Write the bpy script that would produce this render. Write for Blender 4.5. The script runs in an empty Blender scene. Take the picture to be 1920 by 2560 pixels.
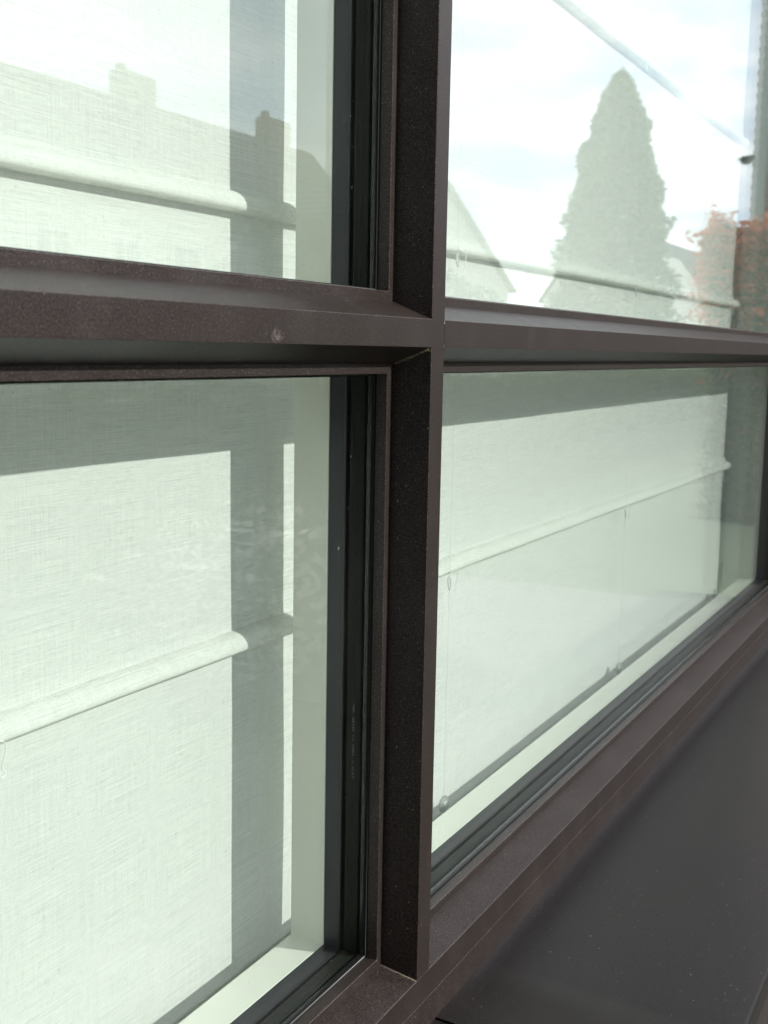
import bpy, bmesh, math, random
from mathutils import Vector, Matrix
random.seed(7)
R = math.radians
S = bpy.context.scene
COL = S.collection

# ------------------------------------------------------------------ camera
cd = bpy.data.cameras.new("camera")
cam = bpy.data.objects.new("camera", cd)
COL.objects.link(cam)
yaw, pitch, roll = 0.49173, -0.139365, 0.01777
fw = Vector((math.cos(yaw) * math.cos(pitch), math.sin(yaw) * math.cos(pitch), math.sin(pitch)))
rt = fw.cross(Vector((0, 0, 1))).normalized()
up = rt.cross(fw)
r2 = rt * math.cos(roll) + up * math.sin(roll)
u2 = -rt * math.sin(roll) + up * math.cos(roll)
M = Matrix((r2, u2, -fw)).transposed().to_4x4()
M.translation = Vector((-1.80014, -0.87758, -0.05241))
cam.matrix_world = M
cd.sensor_fit = 'VERTICAL'
cd.sensor_height = 36.0
cd.lens = 2899.46 / 2560.0 * 36.0
cd.clip_start = 0.05
cd.clip_end = 1200
cd.dof.use_dof = True
cd.dof.focus_distance = 2.15
cd.dof.aperture_fstop = 7.5
S.camera = cam

# ------------------------------------------------------------------ light
SUN = Vector((0.30, -1.0, 0.527)).normalized()      # towards the sun
ld = bpy.data.lights.new("sun", 'SUN')
ld.energy = 2.95
ld.angle = R(0.53)
ld.color = (1.0, 0.968, 0.92)
sun = bpy.data.objects.new("sun", ld)
sun.rotation_euler = SUN.to_track_quat('Z', 'Y').to_euler()
sun.location = (3, -10, 8)
COL.objects.link(sun)

W = bpy.data.worlds.new("World")
S.world = W
W.use_nodes = True
nt = W.node_tree
nt.nodes.clear()


def N(t, kind, **kw):
    n = t.nodes.new(kind)
    for k, v in kw.items():
        if k == 'inp':
            for a, b in v.items():
                n.inputs[a].default_value = b
        else:
            setattr(n, k, v)
    return n


def L(t, a, b):
    t.links.new(a, b)


def mathn(t, op, a, b=None, c=None, clamp=False):
    n = t.nodes.new('ShaderNodeMath')
    n.operation = op
    n.use_clamp = clamp
    for i, v in enumerate((a, b, c)):
        if v is None:
            continue
        if isinstance(v, (int, float)):
            n.inputs[i].default_value = v
        else:
            t.links.new(v, n.inputs[i])
    return n.outputs[0]


def ramp(t, fac, stops, interp='LINEAR'):
    n = t.nodes.new('ShaderNodeValToRGB')
    n.color_ramp.interpolation = interp
    el = n.color_ramp.elements
    while len(el) > 1:
        el.remove(el[-1])
    el[0].position = stops[0][0]
    el[0].color = stops[0][1] if len(stops[0][1]) == 4 else (*stops[0][1], 1)
    for p, c in stops[1:]:
        e = el.new(p)
        e.color = c if len(c) == 4 else (*c, 1)
    t.links.new(fac, n.inputs[0])
    return n.outputs[0]


def mixc(t, f, a, b, mode='MIX'):
    n = t.nodes.new('ShaderNodeMix')
    n.data_type = 'RGBA'
    n.blend_type = mode
    for sock, v in ((n.inputs[0], f), (n.inputs[6], a), (n.inputs[7], b)):
        if isinstance(v, (int, float)):
            sock.default_value = v
        elif isinstance(v, tuple):
            sock.default_value = v if len(v) == 4 else (*v, 1)
        else:
            t.links.new(v, sock)
    return n.outputs[2]


sky = N(nt, 'ShaderNodeTexSky', sky_type='NISHITA', sun_disc=False,
        sun_elevation=math.asin(SUN.z), sun_rotation=math.atan2(SUN.x, SUN.y),
        air_density=1.0, dust_density=1.0, ozone_density=1.0)
tc = N(nt, 'ShaderNodeTexCoord')
sp = N(nt, 'ShaderNodeSeparateXYZ')
L(nt, tc.outputs['Generated'], sp.inputs[0])
den = mathn(nt, 'ADD', mathn(nt, 'MAXIMUM', sp.outputs[2], 0.0), 0.16)
cx = mathn(nt, 'DIVIDE', sp.outputs[0], den)
cy = mathn(nt, 'DIVIDE', sp.outputs[1], den)
cb = N(nt, 'ShaderNodeCombineXYZ')
L(nt, cx, cb.inputs[0]); L(nt, cy, cb.inputs[1])
ns = N(nt, 'ShaderNodeTexNoise', inp={'Scale': 0.85, 'Detail': 7.0, 'Roughness': 0.55, 'Distortion': 0.35})
L(nt, cb.outputs[0], ns.inputs['Vector'])
cmask = ramp(nt, ns.outputs['Fac'], [(0.38, (0.3, 0.3, 0.3)), (0.56, (1, 1, 1))], 'EASE')
ns2 = N(nt, 'ShaderNodeTexNoise', inp={'Scale': 2.1, 'Detail': 5.0, 'Roughness': 0.5})
L(nt, cb.outputs[0], ns2.inputs['Vector'])
ccol = ramp(nt, ns2.outputs['Fac'], [(0.36, (4.6, 5.3, 6.2)), (0.60, (8.8, 8.95, 9.0))])
skyc = mixc(nt, cmask, sky.outputs[0], ccol)
bg = N(nt, 'ShaderNodeBackground', inp={'Strength': 0.113})
L(nt, skyc, bg.inputs[0])
wo = N(nt, 'ShaderNodeOutputWorld')
L(nt, bg.outputs[0], wo.inputs[0])

S.view_settings.view_transform = 'Standard'
S.view_settings.look = 'None'
S.view_settings.gamma = 1
S.view_settings.exposure = 0.82
S.view_settings.use_curve_mapping = False
S.render.engine = 'CYCLES'
S.cycles.max_bounces = 10
S.cycles.transparent_max_bounces = 32
S.cycles.glossy_bounces = 5
S.cycles.diffuse_bounces = 5
S.cycles.sample_clamp_indirect = 6
S.cycles.use_denoising = True


# ------------------------------------------------------------------ materials
def newmat(name):
    m = bpy.data.materials.new(name)
    m.use_nodes = True
    t = m.node_tree
    t.nodes.clear()
    o = t.nodes.new('ShaderNodeOutputMaterial')
    return m, t, o


def pbsdf(t, o, base=None, rough=0.5, spec=0.5, metal=0.0, normal=None):
    b = t.nodes.new('ShaderNodeBsdfPrincipled')
    for nm, v in (('Base Color', base), ('Roughness', rough), ('Specular IOR Level', spec), ('Metallic', metal), ('Normal', normal)):
        if v is None:
            continue
        if isinstance(v, (int, float)):
            b.inputs[nm].default_value = v
        elif isinstance(v, tuple):
            b.inputs[nm].default_value = v if len(v) == 4 else (*v, 1)
        else:
            t.links.new(v, b.inputs[nm])
    if o is not None:
        t.links.new(b.outputs[0], o.inputs[0])
    return b


def noise(t, scale, detail=2.0, rough=0.5, vec=None, stretch=None):
    tcn = t.nodes.new('ShaderNodeTexCoord')
    v = tcn.outputs['Object'] if vec is None else vec
    if stretch:
        mp = t.nodes.new('ShaderNodeMapping')
        mp.inputs['Scale'].default_value = stretch
        t.links.new(v, mp.inputs[0])
        v = mp.outputs[0]
    n = t.nodes.new('ShaderNodeTexNoise')
    n.inputs['Scale'].default_value = scale
    n.inputs['Detail'].default_value = detail
    n.inputs['Roughness'].default_value = rough
    t.links.new(v, n.inputs['Vector'])
    return n.outputs['Fac']


def bump(t, h, strength=0.2, dist=0.001):
    b = t.nodes.new('ShaderNodeBump')
    b.inputs['Strength'].default_value = strength
    b.inputs['Distance'].default_value = dist
    t.links.new(h, b.inputs['Height'])
    return b.outputs[0]


def mat_bronze(name, dark=1.0, rough=0.40, tint=(1, 1, 1), dust=0.5, spec=0.28, big=1.0):
    m, t, o = newmat(name)
    fl = noise(t, 330, 3, 0.75)
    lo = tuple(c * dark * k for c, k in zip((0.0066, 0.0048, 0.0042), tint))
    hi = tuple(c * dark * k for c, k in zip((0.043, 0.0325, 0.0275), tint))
    c = ramp(t, fl, [(0.36, lo), (0.68, hi)])
    spk = ramp(t, noise(t, 560, 1, 0.5), [(0.64, (0, 0, 0)), (0.72, (1, 1, 1))])
    c = mixc(t, mathn(t, 'MULTIPLY', spk, 0.65), c, tuple(x * dark for x in (0.15, 0.122, 0.115)))
    wd = noise(t, 9, 5, 0.62, stretch=(1, 1, 0.55))
    df = ramp(t, wd, [(0.48, (0, 0, 0)), (0.80, (1, 1, 1))])
    c = mixc(t, mathn(t, 'MULTIPLY', df, 0.30 * dust * big), c, (0.10, 0.09, 0.082))
    dsp = ramp(t, noise(t, 120, 2, 0.5), [(0.725, (0, 0, 0)), (0.745, (1, 1, 1))])
    c = mixc(t, mathn(t, 'MULTIPLY', dsp, 0.6 * dust), c, (0.36, 0.32, 0.27))
    rg = mathn(t, 'ADD', rough - 0.06, mathn(t, 'MULTIPLY', wd, 0.14 * big))
    pb = pbsdf(t, o, c, rg, spec, 0.1, bump(t, fl, 0.35, 0.0008))
    pb.inputs['Specular Tint'].default_value = (0.95, 0.90, 1.0, 1)
    return m


BRONZE = mat_bronze("bronze_powder_coat")
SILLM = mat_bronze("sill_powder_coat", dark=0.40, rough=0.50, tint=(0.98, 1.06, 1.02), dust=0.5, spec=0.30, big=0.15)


def mat_rubber(name, col, rough, spec=0.5, sc=300):
    m, t, o = newmat(name)
    n = noise(t, sc, 3)
    c = mixc(t, n, tuple(x * 0.7 for x in col), tuple(x * 1.35 for x in col))
    pbsdf(t, o, c, rough, spec, 0, bump(t, n, 0.05, 0.0004))
    return m


RUBBER = mat_rubber("black_gasket_rubber", (0.009, 0.010, 0.009), 0.2)
SPACER = mat_rubber("black_spacer_profile", (0.009, 0.011, 0.008), 0.45, 0.2)
HOLE = mat_rubber("dark_hole", (0.002, 0.002, 0.002), 0.9, 0.1)
EDGE = mat_bronze("bronze_edge_highlight", dark=2.4, dust=1.0)  # lighter bronze on the bevels paints in the light the edges catch
BLOCKER = mat_rubber("dark_sky_blocker", (0.014, 0.013, 0.013), 0.6, 0.3, 3)
INNER = mat_rubber("anthracite_bead_metal", (0.024, 0.025, 0.032), 0.36, 0.4, 420)
PRINT = mat_rubber("grey_print", (0.12, 0.14, 0.13), 0.7)


def mat_paint(name, col, rough=0.4, var=0.05, sc=14):
    m, t, o = newmat(name)
    n = noise(t, sc, 4, 0.6)
    c = mixc(t, n, tuple(x * (1 - var) for x in col), tuple(min(1, x * (1 + var)) for x in col))
    pbsdf(t, o, c, rough, 0.4, 0, bump(t, noise(t, 260, 2), 0.08, 0.0006))
    return m


CREAM = mat_paint("cream_lacquer", (0.80, 0.80, 0.735), 0.32, 0.03)
PLASTER = mat_paint("room_plaster", (0.84, 0.85, 0.80), 0.8, 0.03)
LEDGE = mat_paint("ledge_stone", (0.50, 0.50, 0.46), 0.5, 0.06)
FLOORM = mat_paint("room_floor_oak", (0.36, 0.28, 0.2), 0.5, 0.2)

# glass: thin sheet, Schlick reflection by the true angle, greenish transmission
GLASS, t, o = newmat("float_glass")
geo = N(t, 'ShaderNodeNewGeometry')
dt = N(t, 'ShaderNodeVectorMath', operation='DOT_PRODUCT')
L(t, geo.outputs['Normal'], dt.inputs[0]); L(t, geo.outputs['Incoming'], dt.inputs[1])
ca = mathn(t, 'ABSOLUTE', dt.outputs['Value'])
fr = mathn(t, 'ADD', 0.04, mathn(t, 'MULTIPLY', 0.70, mathn(t, 'POWER', mathn(t, 'SUBTRACT', 1.0, ca, clamp=True), 5.0)))
dirt = noise(t, 2.3, 6, 0.7, stretch=(1, 1, 0.6))
tr = N(t, 'ShaderNodeBsdfTransparent', inp={'Color': (0.977, 0.993, 0.983, 1)})
gl = N(t, 'ShaderNodeBsdfGlossy', inp={'Color': (0.97, 0.985, 1, 1), 'Roughness': 0.0})
ms = N(t, 'ShaderNodeMixShader')
L(t, bump(t, noise(t, 1.3, 2, 0.5), 1.0, 0.00009), gl.inputs['Normal'])
L(t, fr, ms.inputs[0]); L(t, tr.outputs[0], ms.inputs[1]); L(t, gl.outputs[0], ms.inputs[2])
df_ = N(t, 'ShaderNodeBsdfDiffuse', inp={'Color': (0.7, 0.7, 0.66, 1)})
spots = ramp(t, noise(t, 95, 2, 0.5), [(0.755, (0, 0, 0)), (0.775, (1, 1, 1))])
dustf = mathn(t, 'ADD', mathn(t, 'MULTIPLY', ramp(t, dirt, [(0.45, (0, 0, 0)), (0.8, (1, 1, 1))]), 0.006), mathn(t, 'MULTIPLY', spots, 0.16))
ms2 = N(t, 'ShaderNodeMixShader')
L(t, dustf, ms2.inputs[0]); L(t, ms.outputs[0], ms2.inputs[1]); L(t, df_.outputs[0], ms2.inputs[2])
L(t, ms2.outputs[0], o.inputs[0])

# blind linen
FABRIC, t, o = newmat("white_linen_weave")
weft = mathn(t, 'ADD', mathn(t, 'MULTIPLY', noise(t, 1, 2, 0.7, stretch=(6, 1, 760)), 0.6), mathn(t, 'MULTIPLY', noise(t, 1, 2, 0.7, stretch=(40, 1, 980)), 0.5))
warp = mathn(t, 'ADD', mathn(t, 'MULTIPLY', noise(t, 1, 2, 0.7, stretch=(640, 1, 5)), 0.5), mathn(t, 'MULTIPLY', noise(t, 1, 2, 0.7, stretch=(850, 1, 45)), 0.5))
fine = noise(t, 1, 2, 0.6, stretch=(800, 1, 1000))
a = mathn(t, 'ADD', mathn(t, 'MULTIPLY', weft, 1.0), mathn(t, 'MULTIPLY', warp, 0.7))
a = mathn(t, 'ADD', a, mathn(t, 'MULTIPLY', fine, 0.9))
fc = ramp(t, mathn(t, 'MULTIPLY', a, 0.38), [(0.450, (0.66, 0.68, 0.66)), (0.515, (0.86, 0.865, 0.845)), (0.565, (0.95, 0.95, 0.93))])
big = noise(t, 1.5, 3)
bm = bump(t, a, 0.30, 0.0012)
d1n = N(t, 'ShaderNodeBsdfDiffuse'); L(t, fc, d1n.inputs[0]); L(t, bm, d1n.inputs['Normal'])
d2n = N(t, 'ShaderNodeBsdfTranslucent'); L(t, mixc(t, 1.0, fc, (1.0, 0.995, 0.91), 'MULTIPLY'), d2n.inputs[0])
ms = N(t, 'ShaderNodeMixShader', inp={0: 0.34})
L(t, d1n.outputs[0], ms.inputs[1]); L(t, d2n.outputs[0], ms.inputs[2]); L(t, ms.outputs[0], o.inputs[0])

CORDM = mat_paint("cord_white", (0.86, 0.87, 0.84), 0.6)
RINGM = mat_paint("clear_ring_plastic", (0.60, 0.62, 0.60), 0.25)
CLEAR, t, o = newmat("clear_acrylic")
lw = N(t, 'ShaderNodeLayerWeight', inp={'Blend': 0.35})
tr = N(t, 'ShaderNodeBsdfTransparent', inp={'Color': (0.985, 0.99, 0.985, 1)})
gl = N(t, 'ShaderNodeBsdfGlossy', inp={'Color': (1, 1, 1, 1), 'Roughness': 0.08})
ms = N(t, 'ShaderNodeMixShader'); L(t, lw.outputs['Fresnel'], ms.inputs[0]); L(t, tr.outputs[0], ms.inputs[1]); L(t, gl.outputs[0], ms.inputs[2])
dfc = N(t, 'ShaderNodeBsdfDiffuse', inp={'Color': (0.85, 0.87, 0.86, 1)})
ms3 = N(t, 'ShaderNodeMixShader', inp={0: 0.22}); L(t, ms.outputs[0], ms3.inputs[1]); L(t, dfc.outputs[0], ms3.inputs[2])
L(t, ms3.outputs[0], o.inputs[0])


def mat_leaf(name, cols, sc=3.0, transl=0.25, rough=0.5):
    m, t, o = newmat(name)
    n1 = noise(t, sc, 5, 0.65)
    oi = N(t, 'ShaderNodeNewGeometry')
    rnd = oi.outputs['Random Per Island']
    f = mathn(t, 'ADD', mathn(t, 'MULTIPLY', n1, 0.6), mathn(t, 'MULTIPLY', rnd, 0.5))
    k = len(cols)
    c = ramp(t, f, [(0.25 + 0.55 * i / (k - 1), cc) for i, cc in enumerate(cols)])
    b = pbsdf(t, None, c, rough, 0.3)
    tl = N(t, 'ShaderNodeBsdfTranslucent'); L(t, c, tl.inputs[0])
    ms = N(t, 'ShaderNodeMixShader', inp={0: transl})
    L(t, b.outputs[0], ms.inputs[1]); L(t, tl.outputs[0], ms.inputs[2]); L(t, ms.outputs[0], o.inputs[0])
    return m


LEAF = mat_leaf("hedge_leaf", [(0.035, 0.055, 0.02), (0.06, 0.09, 0.03), (0.11, 0.13, 0.05)])
CONI = mat_leaf("conifer_needles", [(0.055, 0.095, 0.055), (0.085, 0.13, 0.075), (0.12, 0.16, 0.09)], 1.5)
IVY = mat_leaf("red_creeper_leaf", [(0.30, 0.13, 0.05), (0.58, 0.18, 0.07), (0.75, 0.20, 0.08)], 1.2)
IVYG = mat_leaf("green_creeper_leaf", [(0.05, 0.08, 0.03), (0.08, 0.11, 0.04), (0.12, 0.14, 0.06)], 1.2)
PETAL = mat_leaf("white_petal", [(0.78, 0.75, 0.69), (0.88, 0.86, 0.82)], 3.0, 0.6)
BARK = mat_paint("bark", (0.11, 0.085, 0.06), 0.9, 0.3)
GRASSM = mat_leaf("grass_blade", [(0.05, 0.085, 0.025), (0.08, 0.12, 0.035)])
SOIL = mat_paint("ground_earth", (0.045, 0.062, 0.028), 0.95, 0.4, 2.0)
PAVE = mat_paint("paving_stone", (0.13, 0.125, 0.115), 0.8, 0.12, 5)
ASPH = mat_paint("asphalt", (0.06, 0.06, 0.062), 0.9, 0.2, 12)
ROOF1 = mat_paint("roof_tile_brown", (0.13, 0.085, 0.065), 0.8, 0.25, 4)
ROOF2 = mat_paint("roof_tile_grey", (0.09, 0.095, 0.10), 0.8, 0.25, 4)
RENDER1 = mat_paint("house_render_pale", (0.62, 0.58, 0.50), 0.8, 0.06, 2)
WINM = mat_rubber("house_window_glass", (0.05, 0.06, 0.07), 0.08, 0.9, 2)
DARKP = mat_rubber("dark_cap_plastic", (0.03, 0.035, 0.03), 0.4)

BRICK, t, o = newmat("facing_brick")
tcn = N(t, 'ShaderNodeTexCoord')
n1 = noise(t, 6, 4)
c = ramp(t, n1, [(0.3, (0.20, 0.10, 0.07)), (0.7, (0.34, 0.20, 0.14))])
pbsdf(t, o, c, 0.85, 0.3)


# ------------------------------------------------------------------ helpers
def link(name, me, parent=None, **props):
    ob = bpy.data.objects.new(name, me)
    COL.objects.link(ob)
    if parent is not None:
        ob.parent = parent
        ob.matrix_parent_inverse = Matrix.Identity(4)
    for k, v in props.items():
        ob[k] = v
    return ob


def thing(name, label, cat, loc=(0, 0, 0), group=None, rz=0.0):
    ob = bpy.data.objects.new(name, None)
    COL.objects.link(ob)
    ob.location = loc
    ob.rotation_euler = (0, 0, rz)
    ob.empty_display_size = 0.05
    ob['label'] = label
    ob['category'] = cat
    if group:
        ob['group'] = group
    return ob


class MB:
    def __init__(s):
        s.v = []; s.f = []; s.edge = []

    def quad(s, a, b, c, d):
        i = len(s.v); s.v += [tuple(a), tuple(b), tuple(c), tuple(d)]; s.f.append((i, i + 1, i + 2, i + 3))

    def poly(s, pts):
        i = len(s.v); s.v += [tuple(p) for p in pts]; s.f.append(tuple(range(i, i + len(pts))))

    def box(s, x0, x1, y0, y1, z0, z1):
        i = len(s.v)
        s.v += [(x0, y0, z0), (x1, y0, z0), (x1, y1, z0), (x0, y1, z0), (x0, y0, z1), (x1, y0, z1), (x1, y1, z1), (x0, y1, z1)]
        for f in ((0, 3, 2, 1), (4, 5, 6, 7), (0, 1, 5, 4), (1, 2, 6, 5), (2, 3, 7, 6), (3, 0, 4, 7)):
            s.f.append(tuple(i + k for k in f))

    def tube(s, pts, r, n=8, closed=False):
        pts = [Vector(p) for p in pts]
        base = len(s.v)
        m = len(pts)
        for j, p in enumerate(pts):
            if closed:
                d = pts[(j + 1) % m] - pts[j - 1]
            else:
                d = pts[min(j + 1, m - 1)] - pts[max(j - 1, 0)]
            d.normalize()
            a = d.cross(Vector((0, 1, 0.01)))
            if a.length < 1e-3:
                a = d.cross(Vector((1, 0, 0)))
            a.normalize(); b = d.cross(a)
            rr = r[j] if isinstance(r, (list, tuple)) else r
            for k in range(n):
                an = 2 * math.pi * k / n
                s.v.append(tuple(p + a * rr * math.cos(an) + b * rr * math.sin(an)))
        for j in range(m if closed else m - 1):
            for k in range(n):
                a0 = base + j * n + k; a1 = base + j * n + (k + 1) % n
                b0 = base + ((j + 1) % m) * n + k; b1 = base + ((j + 1) % m) * n + (k + 1) % n
                s.f.append((a0, a1, b1, b0))
        if not closed:
            s.f.append(tuple(base + k for k in range(n))[::-1])
            s.f.append(tuple(base + (m - 1) * n + k for k in range(n)))

    def mesh(s, name, mat, smooth=False):
        me = bpy.data.meshes.new(name)
        me.from_pydata(s.v, [], s.f)
        me.materials.append(mat)
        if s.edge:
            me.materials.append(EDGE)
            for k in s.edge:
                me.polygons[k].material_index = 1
        if smooth:
            for p in me.polygons:
                p.use_smooth = True
        me.update()
        return me

    def build(s, name, mat, parent=None, smooth=False, **props):
        return link(name, s.mesh(name, mat, smooth), parent, **props)


# ------------------------------------------------------------------ window
MW, ZT = 0.05, -0.0478          # mullion width, transom underside
ZR, ZTOP = -1.2071, 2.60
XL, XR = -3.10, 4.20
D1, DG = 0.067, 0.102           # lip plane, outer glass plane
FL = 0.0169                     # lip width
INS = {'M': 0.016, 'T': 0.0289, 'B': 0.0224}

window = thing('window', 'dark bronze framed window, four greenish panes divided by a deep cross of mullion and transom', 'window', (0, 0, ZR))
WOFF = Vector((0, 0, -ZR))


def prof(kind, pts):
    """pts: (offset beyond flare start as ('a'|'l'), extra, y) -> list of (inset, y)"""
    A = INS[kind]
    res = []
    for base, e, y in pts:
        res.append(({'0': 0.0, 'a': A, 'l': A + FL}[base] + e, y))
    return res


METAL = [('0', -0.0009, 0.0), ('0', 0.0, 0.0009), ('a', 0, D1), ('l', -0.0009, D1), ('l', 0, D1 + 0.0009), ('l', 0, 0.1005)]
GASK = [('l', -0.0002, 0.0880), ('l', 0.0014, 0.0885), ('l', 0.0030, 0.0899), ('l', 0.0042, 0.0920), ('l', 0.0049, 0.0945), ('l', 0.0051, 0.0975), ('l', 0.0050, DG)]
SPAC = [('l', 0.0, 0.1085)]
yy = 0.1085
SPAC += [('l', 0.0012, 0.1095)]
for k in range(11):
    y0 = 0.1105 + k * 0.0023
    SPAC += [('l', 0.0012, y0), ('l', 0.0007, y0 + 0.0005), ('l', 0.0012, y0 + 0.0010)]
SPAC += [('l', 0.0012, 0.1372), ('l', 0.0, 0.1385)]
BEAD = [('l', -0.001, 0.1452), ('l', 0.0028, 0.1454), ('l', 0.0032, 0.1480), ('l', 0.0008, 0.1500), ('l', 0.0, 0.1640), ('l', -0.0004, 0.1812)]
LINER = [('l', -0.0010, 0.1822), ('l', 0.0, 0.1830), ('l', 0, 0.2545), ('l', -0.001, 0.2560), ('l', -0.0335, 0.2560)]

OPEN = {  # name: x0,x1,z0,z1, kinds L,R,B,T
    'll': (XL, 0.0, ZR, ZT, 'M', 'M', 'B', 'T'),
    'ul': (XL, 0.0, 0.0, ZTOP, 'M', 'M', 'T', 'T'),
    'lr': (MW, XR, ZR, ZT, 'M', 'M', 'B', 'T'),
    'ur': (MW, XR, 0.0, ZTOP, 'M', 'M', 'T', 'T'),
}


def side(mb, op, which, pts, cuts=None):
    x0, x1, z0, z1, kl, kr, kb, kt = OPEN[op]
    P = {'L': prof(kl, pts), 'R': prof(kr, pts), 'B': prof(kb, pts), 'T': prof(kt, pts)}
    for i in range(len(pts) - 1):
        def c(j, sx, sz):
            return (x0 + P['L'][j][0] if sx == 'L' else x1 - P['R'][j][0], pts[j][2],
                    z0 + P['B'][j][0] if sz == 'B' else z1 - P['T'][j][0])
        if which == 'L':
            q = [c(i, 'L', 'B'), c(i, 'L', 'T'), c(i + 1, 'L', 'T'), c(i + 1, 'L', 'B')]
        elif which == 'R':
            q = [c(i, 'R', 'T'), c(i, 'R', 'B'), c(i + 1, 'R', 'B'), c(i + 1, 'R', 'T')]
        elif which == 'B':
            q = [c(i, 'R', 'B'), c(i, 'L', 'B'), c(i + 1, 'L', 'B'), c(i + 1, 'R', 'B')]
        else:
            q = [c(i, 'L', 'T'), c(i, 'R', 'T'), c(i + 1, 'R', 'T'), c(i + 1, 'L', 'T')]
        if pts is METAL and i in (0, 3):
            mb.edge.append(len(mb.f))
        mb.quad(*[Vector(p) + WOFF for p in q])


def wbox(mb, *a):
    a = list(a); a[4] -= ZR; a[5] -= ZR
    mb.box(*a)


def wquad(mb, x0, x1, z0, z1, y=0.0):
    mb.quad((x0, y, z0 - ZR), (x1, y, z0 - ZR), (x1, y, z1 - ZR), (x0, y, z1 - ZR))


b = 0.0009
mb = MB()
wquad(mb, b, MW - b, ZR, ZTOP)
for op, sd in (('ll', 'R'), ('ul', 'R'), ('lr', 'L'), ('ur', 'L')):
    side(mb, op, sd, METAL)
wbox(mb, 0.004, MW - 0.004, 0.004, 0.19, ZR - 0.03, ZTOP)
mb.build('mullion', BRONZE, window)
for (x0, x1, lo, hi) in ((XL, b - 0.0001, 'll', 'ul'), (MW - b + 0.0009, XR, 'lr', 'ur')):
    mb = MB()
    wquad(mb, x0, x1, ZT + b, -b)
    side(mb, lo, 'T', METAL)
    side(mb, hi, 'B', METAL)
    wbox(mb, x0 + 0.05, x1 - 0.05, 0.006, 0.19, ZT + 0.006, -0.006)
    mb.build('transom', BRONZE, window)
mb = MB()
SE = -1.2622
wquad(mb, XL, XR, SE + 0.0007, ZR - b + 0.0)
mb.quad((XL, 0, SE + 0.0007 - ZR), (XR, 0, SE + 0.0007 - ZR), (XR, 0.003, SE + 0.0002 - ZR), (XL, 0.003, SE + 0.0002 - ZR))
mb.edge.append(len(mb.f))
mb.quad((XL, 0.003, SE - 0.0002 - ZR), (XR, 0.003, SE - 0.0002 - ZR), (XR, -0.0006, SE - 0.0012 - ZR), (XL, -0.0006, SE - 0.0012 - ZR))
wquad(mb, XL, XR, -1.3290, SE - 0.0012, -0.0006)
for op in ('ll', 'lr'):
    side(mb, op, 'B', METAL)
mb.quad((0, 0, -b), (MW, 0, -b), (MW, 0.0009, 0), (0, 0.0009, 0))
wbox(mb, XL, XR, 0.006, 0.19, -1.34, ZR - 0.006)
mb.build('bottom_rail', BRONZE, window)
mb = MB()
wquad(mb, XL, XR, ZTOP + b, ZTOP + 0.06)
for op in ('ul', 'ur'):
    side(mb, op, 'T', METAL)
wbox(mb, XL, XR, 0.006, 0.19, ZTOP + 0.006, ZTOP + 0.06)
mb.build('top_rail', BRONZE, window)
for xa, xb, ops, sd in ((XL - 0.05, XL - b, ('ll', 'ul'), 'L'), (XR + b, XR + 0.05, ('lr', 'ur'), 'R')):
    mb = MB()
    wquad(mb, xa, xb, ZR - 0.11, ZTOP + 0.06)
    for op in ops:
        side(mb, op, sd, METAL)
    wbox(mb, xa + 0.002, xb - 0.004, 0.004, 0.19, ZR - 0.11, ZTOP + 0.06)
    mb.build('side_jamb', BRONZE, window)

# panes with gasket, spacer, bead
labels = {'ll': 'lower left', 'ul': 'upper left', 'lr': 'lower right', 'ur': 'upper right'}
for op in ('ul', 'll', 'ur', 'lr'):
    x0, x1, z0, z1, kl, kr, kb, kt = OPEN[op]
    a0 = INS[kl] + FL - 0.012
    mb = MB()
    for (ya, yb_) in ((DG, DG + 0.006), (0.139, 0.145)):
        wbox(mb, x0 + a0, x1 - a0, ya, yb_, z0 + INS[kb] + FL - 0.012, z1 - INS[kt] - FL + 0.012)
    pane = mb.build('pane', GLASS, window)
    for nm, pts, mt in (('gasket', GASK, RUBBER), ('spacer_bar', SPAC, SPACER), ('glazing_bead', BEAD, INNER)):
        mb = MB()
        for sd in 'LRBT':
            side(mb, op, sd, pts)
        if nm == 'gasket':      # slightly wavy rubber: shift whole lip a hair per vertex
            rr = random.Random(3)
        go = mb.build(nm, mt, pane)
        if nm == 'gasket':
            bmg = bmesh.new(); bmg.from_mesh(go.data); bmesh.ops.remove_doubles(bmg, verts=bmg.verts, dist=1e-5)
            for f_ in bmg.faces:
                f_.smooth = True
            for e_ in bmg.edges:
                if len(e_.link_faces) == 2 and e_.calc_face_angle(0) > 1.0:
                    e_.smooth = False
            bmg.to_mesh(go.data); bmg.free()
    # spacer holes on the vertical spacer beside the mullion
    mb = MB()
    if op in ('ul', 'll'):
        X = x1 - INS['M'] - FL - 0.0013
        z = z0 + 0.03
        while z < min(z1, 1.3) - 0.05:
            for yc, hw in ((0.1225, 0.0007),):
                pts = [(X - 0.0001, yc + hw * math.cos(q), z - ZR + 0.0028 * math.sin(q)) for q in [2 * math.pi * k / 8 for k in range(8)]]
                mb.poly(pts)
            z += 0.0425
        mb.build('spacer_hole', HOLE, pane, kind='stuff')

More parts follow.
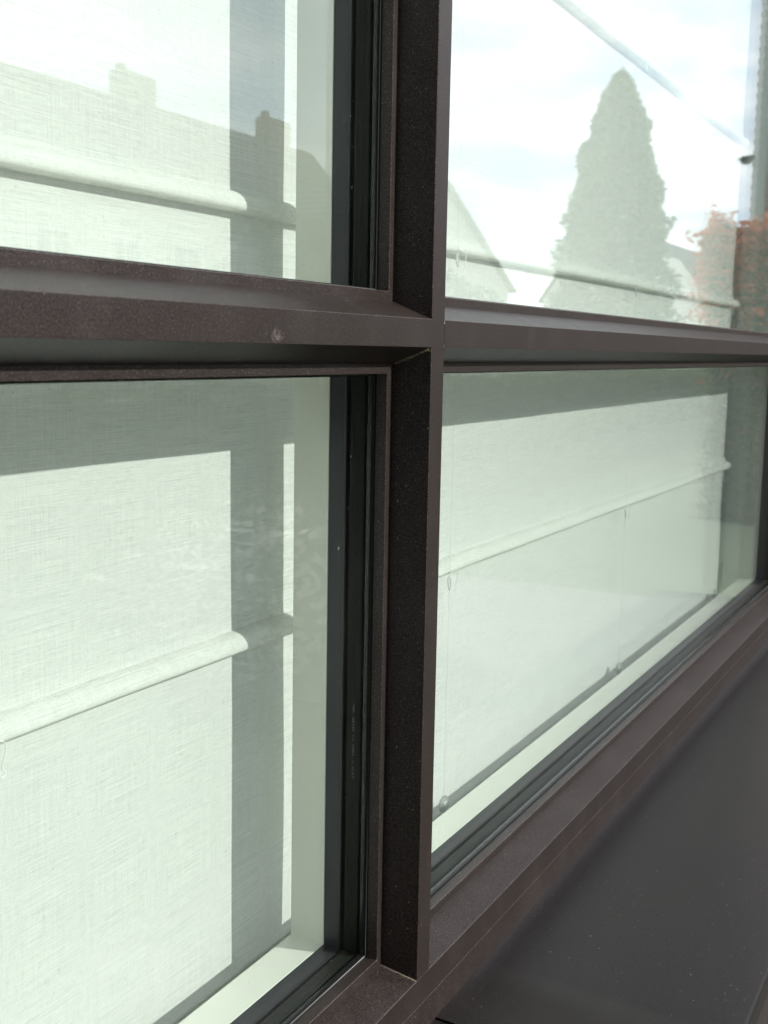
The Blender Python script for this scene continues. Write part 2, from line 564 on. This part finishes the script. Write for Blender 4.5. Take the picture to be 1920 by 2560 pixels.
# faint print on the spacer, lower left pane
cu = bpy.data.curves.new('print', 'FONT')
cu.body = "TX,H  X.  HBN  H1  2213C  -061"
cu.size = 0.0062
cu.extrude = 0.0
tmp = bpy.data.objects.new('tmp', cu)
COL.objects.link(tmp)
bpy.context.view_layer.update()
me = bpy.data.meshes.new_from_object(tmp.evaluated_get(bpy.context.evaluated_depsgraph_get()))
bpy.data.objects.remove(tmp)
me.materials.clear(); me.materials.append(PRINT)
lowpane = [o_ for o_ in bpy.data.objects if o_.name.startswith('pane')][1]
pr = link('print', me, lowpane)
w_ = max(v.co.x for v in me.vertices)
pr.matrix_local = Matrix(((0, 0, -1, -INS['M'] - FL - 0.00125), (0, -1, 0, 0.1255), (1, 0, 0, -0.83 - ZR), (0, 0, 0, 1)))
for v in me.vertices:
    v.co.x *= 0.14 / w_

# inner cream liner (one per opening) : part of the window
for op in ('ul', 'll', 'ur', 'lr'):
    mb = MB()
    for sd in 'LRBT':
        side(mb, op, sd, LINER)
    mb.build('inner_liner', CREAM, window)
mb = MB()
wbox(mb, -0.005, MW + 0.005, 0.192, 0.2555, ZR - 0.02, ZTOP)
wbox(mb, XL, -0.02, 0.192, 0.2555, ZT + 0.012, -0.012)
wbox(mb, MW + 0.02, XR, 0.192, 0.2555, ZT + 0.012, -0.012)
mb.build('inner_core', CREAM, window)

# cobweb dirt in the mitre under the transom
mb = MB()
rr = random.Random(11)
A = Vector((0.0 - 0.0006, 0.003, ZT - 0.0012)); Bv = Vector((-0.0155, D1 - 0.002, ZT - 0.0275))
for k in range(520):
    tt = rr.random() ** 0.75
    p = A.lerp(Bv, tt) + Vector((rr.gauss(-0.0012, 0.0012), rr.gauss(0, 0.002), rr.gauss(-0.0016, 0.0013)))
    s = rr.uniform(0.0002, 0.0011)
    d = Vector((rr.gauss(0, 1), rr.gauss(0, 1), rr.gauss(0, 1))).normalized()
    e = d.cross(Vector((rr.gauss(0, 1), rr.gauss(0, 1), rr.gauss(0, 1)))).normalized()
    mb.poly([p + d * s, p + e * s, p - d * s * 0.8, p - e * s])
WEB = mat_paint("cobweb_dirt", (0.36, 0.31, 0.20), 0.95, 0.3, 300)
ob = mb.build('cobweb', WEB, None, kind='stuff', label='yellowish cobweb dirt caught in the mitre under the dark transom beside the mullion', category='cobweb')

# fine dust gathered in the lower mitre and along the foot of the mullion
mb = MB()
for k in range(700):
    tt = rr.random()
    p = Vector((-0.0005, 0.001, ZR + 0.0006)).lerp(Vector((-0.0165, D1 - 0.001, ZR + 0.0225)), tt)
    d_ = abs(rr.gauss(0, 0.0022))
    q = p + Vector((-d_, 0, 0.00025 + 0.00002 * (k % 9)))
    s_ = rr.uniform(0.0002, 0.0007)
    nn = Vector((0, -0.317, 0.948))
    e1 = Vector((1, 0, 0)); e2 = nn.cross(e1)
    an = rr.uniform(0, 6)
    a1 = e1 * math.cos(an) + e2 * math.sin(an); a2 = nn.cross(a1)
    mb.poly([q + a1 * s_, q + a2 * s_ * 0.7, q - a1 * s_, q - a2 * s_ * 0.8])
mb.build('corner_dust', mat_paint("tan_dust", (0.26, 0.22, 0.17), 0.95, 0.3, 300), None, kind='stuff', label='tan dust gathered in the mitre at the foot of the mullion on the bottom rail', category='dust')

# grey smudge on the transom front face
# (thin dried splash)
mb = MB()
rr = random.Random(5)
for k in range(70):
    cxx = -0.478 + rr.gauss(0, 0.0065); czz = -0.0375 + rr.gauss(0, 0.004)
    q = rr.uniform(0.001, 0.0036)
    mb.poly([(cxx + q * math.cos(w), -0.0002, czz + q * math.sin(w)) for w in [k2 * 1.047 for k2 in range(6)]])
    for i2 in range(6):
        v = mb.v[-6 + i2]; mb.v[-6 + i2] = (v[0], -0.0002 - k * 0.000004, v[2])
SMUDGE, t, o = newmat("dried_splash")
trn = N(t, 'ShaderNodeBsdfTransparent'); dfn = N(t, 'ShaderNodeBsdfDiffuse', inp={'Color': (0.26, 0.23, 0.21, 1)})
msn = N(t, 'ShaderNodeMixShader', inp={0: 0.07}); L(t, trn.outputs[0], msn.inputs[1]); L(t, dfn.outputs[0], msn.inputs[2]); L(t, msn.outputs[0], o.inputs[0])
mb.build('dried_splash', SMUDGE, None, kind='stuff', label='pale dried splash on the front face of the left transom', category='stain')

# ------------------------------------------------------------------ exterior sill
sill = thing('exterior_sill', 'wide dark metal sill sheet below the window with a rounded front edge', 'windowsill', (0, 0, -1.3225))


def sill_sheet(xa, xb, name, parent, lift=0.0):
    pr_ = [(0.004, 0.004), (0.0, 0.0)]
    for k in range(1, 13):
        yq = -0.519 * k / 12
        pr_.append((yq, -0.0150 * k / 12))
    cyc, czc, rad = -0.519, -0.0150 - 0.0085, 0.0085
    for k in range(1, 7):
        an = math.pi / 2 + (math.pi / 2) * k / 6
        pr_.append((cyc + rad * math.cos(an), czc + rad * math.sin(an)))
    pr_.append((cyc - rad, czc - 0.045))
    pr_.append((cyc - rad + 0.004, czc - 0.048))
    pr_.append((cyc - rad + 0.004, czc - 0.004))
    pr_.append((0.0, -0.02))
    n_ = max(2, int((xb - xa) / 0.25))
    mb = MB()
    for i in range(n_ + 1):
        x = xa + (xb - xa) * i / n_
        for (yq, zq) in pr_:
            mb.v.append((x, yq, zq + lift))
    m_ = len(pr_)
    for i in range(n_):
        for j in range(m_ - 1):
            mb.f.append((i * m_ + j, i * m_ + j + 1, (i + 1) * m_ + j + 1, (i + 1) * m_ + j))
    mb.f.append(tuple(range(m_)))
    mb.f.append(tuple(n_ * m_ + j for j in range(m_))[::-1])
    o_ = mb.build(name, SILLM, parent)
    for p in o_.data.polygons:
        p.use_smooth = len(p.vertices) == 4 and abs(p.normal.x) < 0.5
    return o_


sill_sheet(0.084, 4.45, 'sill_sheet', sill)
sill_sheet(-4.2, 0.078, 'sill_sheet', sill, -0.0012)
mb = MB()
mb.box(0.0775, 0.0845, -0.515, -0.001, -0.020, -0.0165)
mb.build('joint_strip', RUBBER, sill)

# plinth cladding below the sill
mb = MB()
mb.box(-4.4, 4.6, -0.498, 0.10, -1.9, -1.3395 - 0.02)
mb.build('plinth_cladding', BRONZE, None, label='dark brown metal cladding panel under the front edge of the sill', category='cladding')

# facade wall round the window
fwl = thing('facade_wall', 'building facade wall surrounding the dark framed window', 'wall', (0, 0, -1.9))
mb = MB()
mb.box(-9, XL - 0.052, 0.0, 0.34, 0.0, 6.4)
mb.box(XR + 0.052, 7.2, -0.0, 0.34, 0.0, 6.4)
mb.box(XL - 0.052, XR + 0.052, 0.0, 0.34, 1.9 + ZTOP + 0.062, 6.4)
mb.box(XL - 0.052, XR + 0.052, 0.102, 0.255, 0.0, 0.55)
mb.build('wall', RENDER1, fwl)

# unseen dark slab added at the left, keeps sky light off the mullion side
blk = thing('sky_blocker', 'unseen dark slab added left of the window to block sky light', 'building', (-4.3, -4.4, -1.9))
mb = MB(); mb.box(-0.25, 0.25, -4.4, 4.38, 0.0, 8.6); mb.build('wall', BLOCKER, blk)
mb = MB(); mb.box(-0.32, 0.32, -4.46, 4.38, 8.601, 8.66); mb.build('blocker_cap', BRONZE, blk)

# ------------------------------------------------------------------ room
YB = 0.338
mb = MB(); mb.quad((-6, 0.345, -1.9), (6, 0.345, -1.9), (6, 5, -1.9), (-6, 5, -1.9)); mb.build('room_floor', FLOORM, kind='structure')
mb = MB(); mb.quad((-6, 0.256, 2.75), (-6, 5, 2.75), (6, 5, 2.75), (6, 0.256, 2.75)); mb.build('room_ceiling', PLASTER, kind='structure')
mb = MB()
for (xa, xb, za, zb_) in ((-6, -5.4, -1.9, 2.75), (5.4, 6, -1.9, 2.75), (-5.4, 5.4, -1.9, -1.7), (-5.4, 5.4, 2.5, 2.75)):  # big opening added in the unseen rear wall, lets sky light fill the blind
    mb.quad((xa, 5, za), (xb, 5, za), (xb, 5, zb_), (xa, 5, zb_))
mb.quad((6, 0.34, -1.9), (6, 5, -1.9), (6, 5, 2.75), (6, 0.34, 2.75))
mb.quad((-6, 0.34, -1.9), (-6, 0.34, 2.75), (-6, 5, 2.75), (-6, 5, -1.9))
mb.build('room_wall', PLASTER, kind='structure')
mb = MB()
XRV = XR - INS['M'] - FL
mb.box(XRV, 6.0, 0.2575, 0.346, -1.30, 2.74)
mb.box(-6.0, XL + 0.033, 0.2575, 0.346, -1.30, 2.74)
mb.build('window_reveal', PLASTER, kind='structure')
mb = MB()
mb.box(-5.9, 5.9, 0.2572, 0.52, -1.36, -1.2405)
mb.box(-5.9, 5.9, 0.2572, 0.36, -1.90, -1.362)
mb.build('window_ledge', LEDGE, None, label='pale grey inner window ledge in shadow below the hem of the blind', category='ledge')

# ------------------------------------------------------------------ roman blind
XB0, XB1 = -3.02, 3.975
BAT = [1.71, 0.93, 0.1795, -0.600]
HEM = -1.2385
blind = thing('roman_blind', 'white linen roman blind with padded horizontal battens hanging behind the glass', 'blind', (0, YB, HEM))
# bulge profile (dz from batten underside, dy outwards)
BUL = [(-0.0012, 0.0), (-0.0008, -0.003), (0.0, -0.0240), (0.0012, -0.0268), (0.0042, -0.0290), (0.0085, -0.0298), (0.0135, -0.0290),
       (0.0185, -0.0270), (0.0235, -0.0235), (0.0280, -0.0190), (0.0315, -0.0135), (0.0338, -0.0080), (0.0350, -0.0030), (0.0362, -0.0006), (0.040, 0.0)]
prf = []
z = HEM
zs_ = []
levels = sorted(BAT)
cur = HEM
for zb in levels:
    n_ = int((zb - 0.004 - cur) / 0.035)
    for k in range(n_ + 1):
        zs_.append((cur + (zb - 0.004 - cur) * k / n_, 0.0))
    for dz, dy in BUL:
        zs_.append((zb + dz, dy))
    cur = zb + 0.064
n_ = int((2.55 - cur) / 0.05)
for k in range(n_ + 1):
    zs_.append((cur + (2.55 - cur) * k / n_, 0.0))
nx = 150
mb = MB()
rows = len(zs_)


def wob(x, z):
    w = 0.0016 * math.sin(x * 1.9 + z * 2.3) + 0.0010 * math.sin(x * 5.3 - z * 3.1 + 1.0) + 0.0005 * math.sin(x * 13.0 + z * 9)
    return w


for i in range(nx + 1):
    x = XB0 + (XB1 - XB0) * i / nx
    for z, dy in zs_:
        # loose right edge sways a little between battens
        e = max(0.0, (x - (XB1 - 0.25)) / 0.25)
        ex = 0.0
        if i == nx:
            near = min(abs(z - zb) for zb in levels)
            ex = (0.030 if -0.002 < min((z - zb for zb in levels), key=abs) < 0.05 else -0.010 * math.sin(min(1, near / 0.39) * math.pi) - 0.006 * e * math.sin(z * 7))
            if z < HEM + 0.05:
                ex -= (HEM + 0.05 - z) * 0.35
        mb.v.append((x + ex, dy + wob(x, z) * 1.6 - 0.004 * e * e, z - HEM))
for i in range(nx):
    for j in range(rows - 1):
        a0 = i * rows + j
        mb.f.append((a0, a0 + rows, a0 + rows + 1, a0 + 1))
fab = mb.build('fabric', FABRIC, blind)
for p in fab.data.polygons:
    p.use_smooth = True
# hem stitch bar
mb = MB()
mb.tube([(XB0, -0.002, 0.0), (0, -0.002, 0.0), (XB1 - 0.02, -0.002, 0.0)], 0.0028, 6)
mb.build('hem_bar', FABRIC, blind, True)
for zb in levels:
    mb = MB()
    mb.tube([(XB1 + 0.010, -0.013, zb - HEM + 0.018), (XB1 + 0.028, -0.013, zb - HEM + 0.018), (XB1 + 0.0345, -0.013, zb - HEM + 0.018)], [0.0165, 0.0155, 0.008], 14)
    mb.build('batten_end', FABRIC, blind, True)
# cords with rings and clear safety discs
ring = MB(); cxs = [-0.735, 0.750, 2.235, 3.790]
for ci, X in enumerate(cxs):
    yc = -0.036
    mb = MB()
    pts = []
    for k in range(60):
        zz = -1.168 - HEM + (2.5 + 1.168) * k / 59
        pts.append((X + 0.0006 * math.sin(k * 1.3), yc, zz))
    mb.tube(pts, 0.0006, 6)
    cord = mb.build('cord', CORDM, blind, True)
    for zb in levels:
        z0_ = zb - HEM
        # oval ring hanging below batten
        mb = MB()
        til = 0.3 + 0.1 * ci
        pts = []
        for k in range(18):
            an = 2 * math.pi * k / 18
            px, pz = 0.0085 * math.cos(an), 0.016 * math.sin(an)
            pts.append((X + px * math.cos(til) + pz * math.sin(til) * 0.8, yc + 0.003 * math.sin(an), z0_ - 0.020 + pz * math.cos(til) - px * math.sin(til)))
        mb.tube(pts, 0.0018, 7, True)
        mb.build('cord_ring', RINGM, cord, True)
        # free tail hooked over the batten
        mb = MB()
        pts = []
        for k in range(12):
            s_ = k / 11
            pts.append((X + 0.020 + 0.045 * math.sin(s_ * 2.2) - 0.02, yc - 0.001, z0_ + 0.004 + 0.010 * math.sin(s_ * 3.14) - 0.034 * s_ * s_))
        for k in range(7):
            an = k / 6 * 1.7 * math.pi
            pts.append((X + 0.0335 + 0.006 * math.sin(an) + 0.004, yc - 0.001, z0_ - 0.034 + 0.006 * (math.cos(an) - 1)))
        mb.tube(pts, 0.0010, 6)
        mb.build('cord_tail', CORDM, cord, True)
    # clear disc at the bottom
    zd = -1.190 - HEM
    mb = MB()
    for rr_, th in ((0.0180, 0.0048), (0.0095, 0.0034)):
        mb.tube([(X + rr_ * math.cos(2 * math.pi * k / 24), yc, zd + rr_ * math.sin(2 * math.pi * k / 24)) for k in range(24)], th, 8, True)
    for k in range(3):
        an = 0.6 + k * 2.09
        mb.tube([(X + 0.003 * math.cos(an), yc, zd + 0.003 * math.sin(an)), (X + 0.018 * math.cos(an), yc, zd + 0.018 * math.sin(an))], 0.0016, 6)
    mb.tube([(X, yc - 0.007, zd), (X, yc + 0.006, zd)], 0.0165, 20)
    mb.build('cord_disc', CLEAR, cord, True)
    mb = MB()
    mb.tube([(X + 0.005 * math.cos(a_), yc - 0.002 + 0.003 * math.sin(a_ * 2), zd + 0.006 * math.sin(a_ * 1.5)) for a_ in [k * 0.55 for k in range(14)]], 0.0014, 6)
    mb.build('cord_knot', CORDM, cord, True)

# ------------------------------------------------------------------ outside: ground
GZ = -1.9
mb = MB()
mb.quad((-400, -420, GZ), (500, -420, GZ), (500, 60, GZ), (-400, 60, GZ)); mb.build('ground', SOIL, kind='structure')
mb = MB()
mb.box(-12, 6.8, -1.08, -0.50, GZ + 0.004, GZ + 0.012)
mb.build('terrace_path', PAVE, kind='structure')
mb = MB()
mb.box(3.2, 6.8, -3.2, -1.085, GZ + 0.004, GZ + 0.011)
mb.build('garden_path', PAVE, kind='structure')
mb = MB()
mb.quad((-120, -17.5, GZ + 0.005), (300, -17.5, GZ + 0.005), (300, -11.5, GZ + 0.005), (-120, -11.5, GZ + 0.005))
mb.build('road', ASPH, kind='structure')
mb = MB()
mb.box(-120, 300, -11.5, -9.8, GZ + 0.001, GZ + 0.12)
mb.build('pavement', PAVE, kind='structure')

LQ = random.Random(21)


def leafcloud(name, mat, parent, n, fn, size, stuff=True, **props):
    mb = MB()
    for k in range(n):
        p = fn()
        s = size * LQ.uniform(0.6, 1.4)
        d = Vector((LQ.gauss(0, 1), LQ.gauss(0, 1), LQ.gauss(0, 0.6))).normalized()
        e = d.cross(Vector((LQ.gauss(0, 1), LQ.gauss(0, 1), LQ.gauss(0, 1)))).normalized()
        p = Vector(p)
        mb.poly([p + d * s, p + e * s * 0.5, p - d * s, p - e * s * 0.5])
    return mb.build(name, mat, parent, **props)


def blob(cx_, cy_, cz_, rx, ry, rz):
    def fn():
        while True:
            v = Vector((LQ.gauss(0, 1), LQ.gauss(0, 1), LQ.gauss(0, 1))).normalized()
            r = 0.72 + 0.3 * LQ.random() + 0.12 * math.sin(v.x * 9 + cx_) * math.sin(v.z * 8)
            return (cx_ + v.x * rx * r, cy_ + v.y * ry * r, cz_ + v.z * rz * r)
    return fn


# flowering shrub mirrored in the mullion's shadow on the lower left pane
sh = thing('flowering_shrub', 'loose garden shrub with small white flowers standing nearest the window', 'shrub', (3.8, -3.0, GZ))
mb = MB()
for k in range(7):
    a_ = k * 0.9
    mb.tube([(0, 0, 0), (0.2 * math.cos(a_), 0.2 * math.sin(a_), 0.35), (0.42 * math.cos(a_), 0.42 * math.sin(a_), 0.75)], [0.02, 0.014, 0.006], 6)
mb.build('stem', BARK, sh)
leafcloud('foliage', LEAF, sh, 6500, blob(0.05, 0, 0.45, 0.95, 0.75, 0.52), 0.035)
leafcloud('flower', PETAL, sh, 800, blob(0.0, 0.25, 0.42, 0.95, 0.75, 0.50), 0.05, kind='stuff')

# hedge
hd = thing('garden_hedge', 'long clipped green hedge along the garden boundary', 'hedge', (10, -7.2, GZ))
mb = MB(); mb.box(-26, 40, -0.28, 0.28, 0.0, 1.25); mb.build('hedge_core', LEAF, hd)


def hfn():
    x = LQ.uniform(-12, 34)
    if LQ.random() < 0.5:
        return (x, 0.34 + LQ.gauss(0, 0.05), LQ.uniform(0.02, 1.36))
    return (x, LQ.uniform(-0.33, 0.36), 1.33 + LQ.gauss(0, 0.05))


leafcloud('foliage', LEAF, hd, 16000, hfn, 0.055)

# conifer
def conifer(name, x, y, h, wr, label):
    tr_ = thing(name, label, 'tree', (x, y, GZ))
    mb = MB()
    mb.tube([(0, 0, 0), (0, 0, h * 0.5), (0.05, 0, h * 0.97)], [0.24, 0.14, 0.02], 10)
    mb.build('trunk', BARK, tr_)
    mb = MB()
    for k in range(110):
        zz = h * (0.10 + 0.86 * k / 110)
        a_ = k * 2.4
        r = wr * prof_c(zz / h) * 0.9
        mb.tube([(0, 0, zz), (r * 0.6 * math.cos(a_), r * 0.6 * math.sin(a_), zz + 0.25), (r * math.cos(a_), r * math.sin(a_), zz + 0.5)], [0.03, 0.02, 0.006], 4)
    mb.build('branch', BARK, tr_, kind='stuff')

    def fn():
        while True:
            u = LQ.random() ** 0.8
            zz = h * (0.04 + 0.96 * u)
            pr__ = prof_c(u)
            a_ = LQ.uniform(0, 6.283)
            lump = 1 + 0.12 * math.sin(a_ * 5 + zz * 1.9) + 0.10 * math.sin(a_ * 3 - zz * 3.3) + 0.06 * math.sin(zz * 9 + a_ * 7)
            r = wr * pr__ * lump * (0.45 + 0.55 * LQ.random() ** 0.4)
            return (r * math.cos(a_), r * math.sin(a_), zz + LQ.gauss(0, 0.08))
    leafcloud('crown', CONI, tr_, 42000, fn, 0.11)
    return tr_


def prof_c(u):
    # narrow pointed top, widest low down
    return max(0.02, (1 - u) ** 0.56) * (0.80 + 0.25 * min(1, u * 4)) if u > 0 else 0.8


conifer('conifer_tree', 41.9, -12.6, 12.1, 2.6, 'tall pointed dark conifer mirrored in the upper right pane')


def gable_house(name, label, x0, x1, y0, y1, zw, zr_, axis, roofmat, chim=(), win=()):
    hs = thing(name, label, 'house', ((x0 + x1) / 2, (y0 + y1) / 2, GZ))
    ox, oy = (x0 + x1) / 2, (y0 + y1) / 2
    a0, a1, b0, b1 = x0 - ox, x1 - ox, y0 - oy, y1 - oy
    h = zw - GZ; rdg = zr_ - GZ
    mb = MB(); mb.box(a0, a1, b0, b1, 0, h)
    if axis == 'x':
        mb.poly([(a0, b0, h), (a0, b1, h), (a0, 0, rdg - 0.1)]); mb.poly([(a1, b0, h), (a1, 0, rdg - 0.1), (a1, b1, h)])
    else:
        mb.poly([(a0, b1, h), (a1, b1, h), (0, b1, rdg - 0.1)]); mb.poly([(a0, b0, h), (0, b0, rdg - 0.1), (a1, b0, h)])
    wall = mb.build('wall', RENDER1, hs)
    mb = MB(); e = 0.35
    if axis == 'x':
        for s_ in (1, -1):
            bb = b1 if s_ > 0 else b0
            n_ = 14
            for k in range(n_):   # tile courses
                t0, t1 = k / n_, (k + 1) / n_
                ya, yb2 = (bb + s_ * e) * (1 - t0), (bb + s_ * e) * (1 - t1)
                za, zb2 = h - 0.2 + (rdg - h + 0.2) * t0, h - 0.2 + (rdg - h + 0.2) * t1
                mb.quad((a0 - e, ya, za + 0.06), (a1 + e, ya, za + 0.06), (a1 + e, yb2, zb2), (a0 - e, yb2, zb2))
                mb.quad((a0 - e, ya, za), (a1 + e, ya, za), (a1 + e, ya, za + 0.06), (a0 - e, ya, za + 0.06))
    else:
        for s_ in (1, -1):
            aa = a1 if s_ > 0 else a0
            n_ = 14
            for k in range(n_):
                t0, t1 = k / n_, (k + 1) / n_
                xa, xb2 = (aa + s_ * e) * (1 - t0), (aa + s_ * e) * (1 - t1)
                za, zb2 = h - 0.2 + (rdg - h + 0.2) * t0, h - 0.2 + (rdg - h + 0.2) * t1
                mb.quad((xa, b0 - e, za + 0.06), (xa, b1 + e, za + 0.06), (xb2, b1 + e, zb2), (xb2, b0 - e, zb2))
                mb.quad((xa, b0 - e, za), (xa, b1 + e, za), (xa, b1 + e, za + 0.06), (xa, b0 - e, za + 0.06))
    roof = mb.build('roof', roofmat, hs)
    for (cx_, cy_, cw, ch) in chim:
        mb = MB(); mb.box(cx_ - ox - cw / 2, cx_ - ox + cw / 2, cy_ - oy - 0.35, cy_ - oy + 0.35, rdg - 1.0, ch - GZ)
        mb.box(cx_ - ox - cw / 2 + 0.15, cx_ - ox - cw / 2 + 0.45, cy_ - oy - 0.15, cy_ - oy + 0.15, ch - GZ, ch - GZ + 0.3)
        mb.build('chimney', BRICK, roof)
    for (wx, wz, ww, wh) in win:
        mb = MB()
        X0, X1, Z0, Z1 = wx - ox - ww / 2, wx - ox + ww / 2, wz - GZ, wz - GZ + wh
        for q in ((X0 - .07, X1 + .07, Z0 - .07, Z0), (X0 - .07, X1 + .07, Z1, Z1 + .07), (X0 - .07, X0, Z0, Z1), (X1, X1 + .07, Z0, Z1), ((X0 + X1) / 2 - .03, (X0 + X1) / 2 + .03, Z0, Z1)):
            mb.box(q[0], q[1], b1 + 0.003, b1 + 0.06, q[2], q[3])
        fr_ = mb.build('window_frame', CREAM, hs)
        mb = MB(); mb.box(X0, X1, b1 + 0.005, b1 + 0.025, Z0, Z1); mb.build('pane', WINM, fr_)
    return hs


gable_house('house', 'long house across the road with a brown ridge roof and two chimneys', 14, 50, -35.5, -27.5, 5.2, 9.85, 'x', ROOF1,
            chim=((36.7, -31.5, 2.1, 10.85), (47.0, -31.5, 2.0, 10.85)),
            win=tuple((17 + 3.6 * k, 2.2, 1.5, 1.5) for k in range(9)))
gable_house('house', 'steep gabled house between the long house and the conifer', 36.4, 52.0, -27.0, -21, 3.0, 7.1, 'y', ROOF2,
            chim=((51.3, -24.5, 1.0, 5.4),),
            win=((40, 0.2, 1.4, 1.6), (48, 0.2, 1.4, 1.6), (44, 3.2, 1.2, 1.4)))
gable_house('house', 'grey roofed house standing beyond the conifer', 86.0, 118, -32, -24, 4.0, 10.2, 'x', ROOF2, win=((90, 0.6, 1.6, 1.6), (97, 0.6, 1.6, 1.6)))
gable_house('house', 'pale gabled house in front of the grey roofed one', 68, 84, -25, -17, 1.5, 6.8, 'x', RENDER1, win=((72, -0.6, 1.6, 1.6), (79, -0.6, 1.6, 1.6)))

# neighbouring brick building mirrored at the right edge
nb = thing('neighbour_building', 'tall neighbouring building with grey panels and a toothed brick corner mirrored at the right edge', 'building', (16.0, -2.47, GZ))
mb = MB(); mb.box(0.12, 7.0, 0.12, 1.75, 0, 8.4); mb.build('wall', BRICK, nb)
PANEL = mat_paint("grey_green_panel", (0.38, 0.42, 0.39), 0.6, 0.06, 3)
for k, (z0_, z1_) in enumerate(((0, 2.7), (2.712, 5.43), (5.442, 8.4))):
    mb = MB(); mb.box(0.07, 0.118, 0.03, 0.17, z0_, z1_); mb.build('panel', PANEL, nb)
mb = MB(); mb.box(0, 0.066, 0, 0.062, 0, 0.072)
QB = mat_paint("pale_brick", (0.86, 0.84, 0.80), 0.85, 0.15, 9)
qme = mb.mesh('brick', QB)
for k in range(104):
    q = link('brick', qme, nb); q.location = (0.0 if k % 2 else 0.004, -0.022 if k % 2 else -0.008, 0.08 * k)
lm = thing('wall_lamp', 'small dark wall lamp on the corner of the mirrored neighbouring building', 'lamp', (15.93, -2.56, 2.72 - 0.03))
mb = MB(); mb.tube([(0, 0.0, 0.10), (0, 0, 0.085), (0, 0, 0.03), (0, 0, 0.0)], [0.115, 0.12, 0.075, 0.03], 14); mb.build('lamp_shade', DARKP, lm)
mb = MB(); mb.tube([(0, 0, 0.11), (0, 0.06, 0.12), (0.03, 0.10, 0.12)], 0.014, 8); mb.build('bracket', DARKP, lm)

# creeper covered garden wall at the right
iv = thing('creeper_wall', 'tall garden wall overgrown with red autumn creeper, right of the window', 'wall', (11.6, -1.27, GZ))
mb = MB(); mb.box(-0.12, 0.12, -0.55, 0.75, 0, 3.15); mb.build('wall', BRICK, iv)


def ivf():
    y = LQ.uniform(-0.66, 0.8)
    top = 3.25 + 0.18 * math.sin(y * 5) + 0.1 * math.sin(y * 11)
    z = LQ.uniform(0.0, top + 0.05)
    return (-0.16 + LQ.gauss(0, 0.06), y, z)


def ivr():
    if LQ.random() < 0.45:
        y = LQ.uniform(-0.70, 0.8)
        return (-0.16 + LQ.gauss(0, 0.09), y, 3.2 + 0.18 * math.sin(y * 5) + LQ.gauss(0, 0.10))
    y = LQ.choice((-0.62, -0.25, 0.15, 0.5)) + LQ.gauss(0, 0.10)
    return (-0.2 + LQ.gauss(0, 0.05), y, 3.2 - abs(LQ.gauss(0, 0.55)))


leafcloud('green_foliage', IVYG, iv, 11000, ivf, 0.045)
leafcloud('red_foliage', IVY, iv, 8000, ivr, 0.052, label='orange red autumn leaves')


def tree(name, label, x, y, h, r, n):
    tr_ = thing(name, label, 'tree', (x, y, GZ))
    mb = MB(); mb.tube([(0, 0, 0), (0.1, 0, h * 0.35), (0, 0.1, h * 0.7)], [0.2, 0.15, 0.05], 8)
    for k in range(6):
        a_ = k * 1.05
        mb.tube([(0, 0, h * 0.35), (r * 0.6 * math.cos(a_), r * 0.6 * math.sin(a_), h * 0.7)], [0.08, 0.02], 5)
    mb.build('trunk', BARK, tr_)
    cl = [(LQ.gauss(0, r * 0.4), LQ.gauss(0, r * 0.4), h * LQ.uniform(0.5, 0.88), r * LQ.uniform(0.35, 0.6)) for _ in range(12)]

    def fn():
        c = LQ.choice(cl)
        return blob(c[0], c[1], c[2], c[3], c[3], c[3] * 0.8)()
    leafcloud('crown', LEAF, tr_, n, fn, 0.13)


tree('broadleaf_tree', 'round green tree in front of the right end of the long house', 31.5, -19.5, 6.8, 1.9, 7000)
tree('broadleaf_tree', 'smaller green tree in front of the steep gabled house', 37.5, -17.5, 4.6, 1.8, 5000)
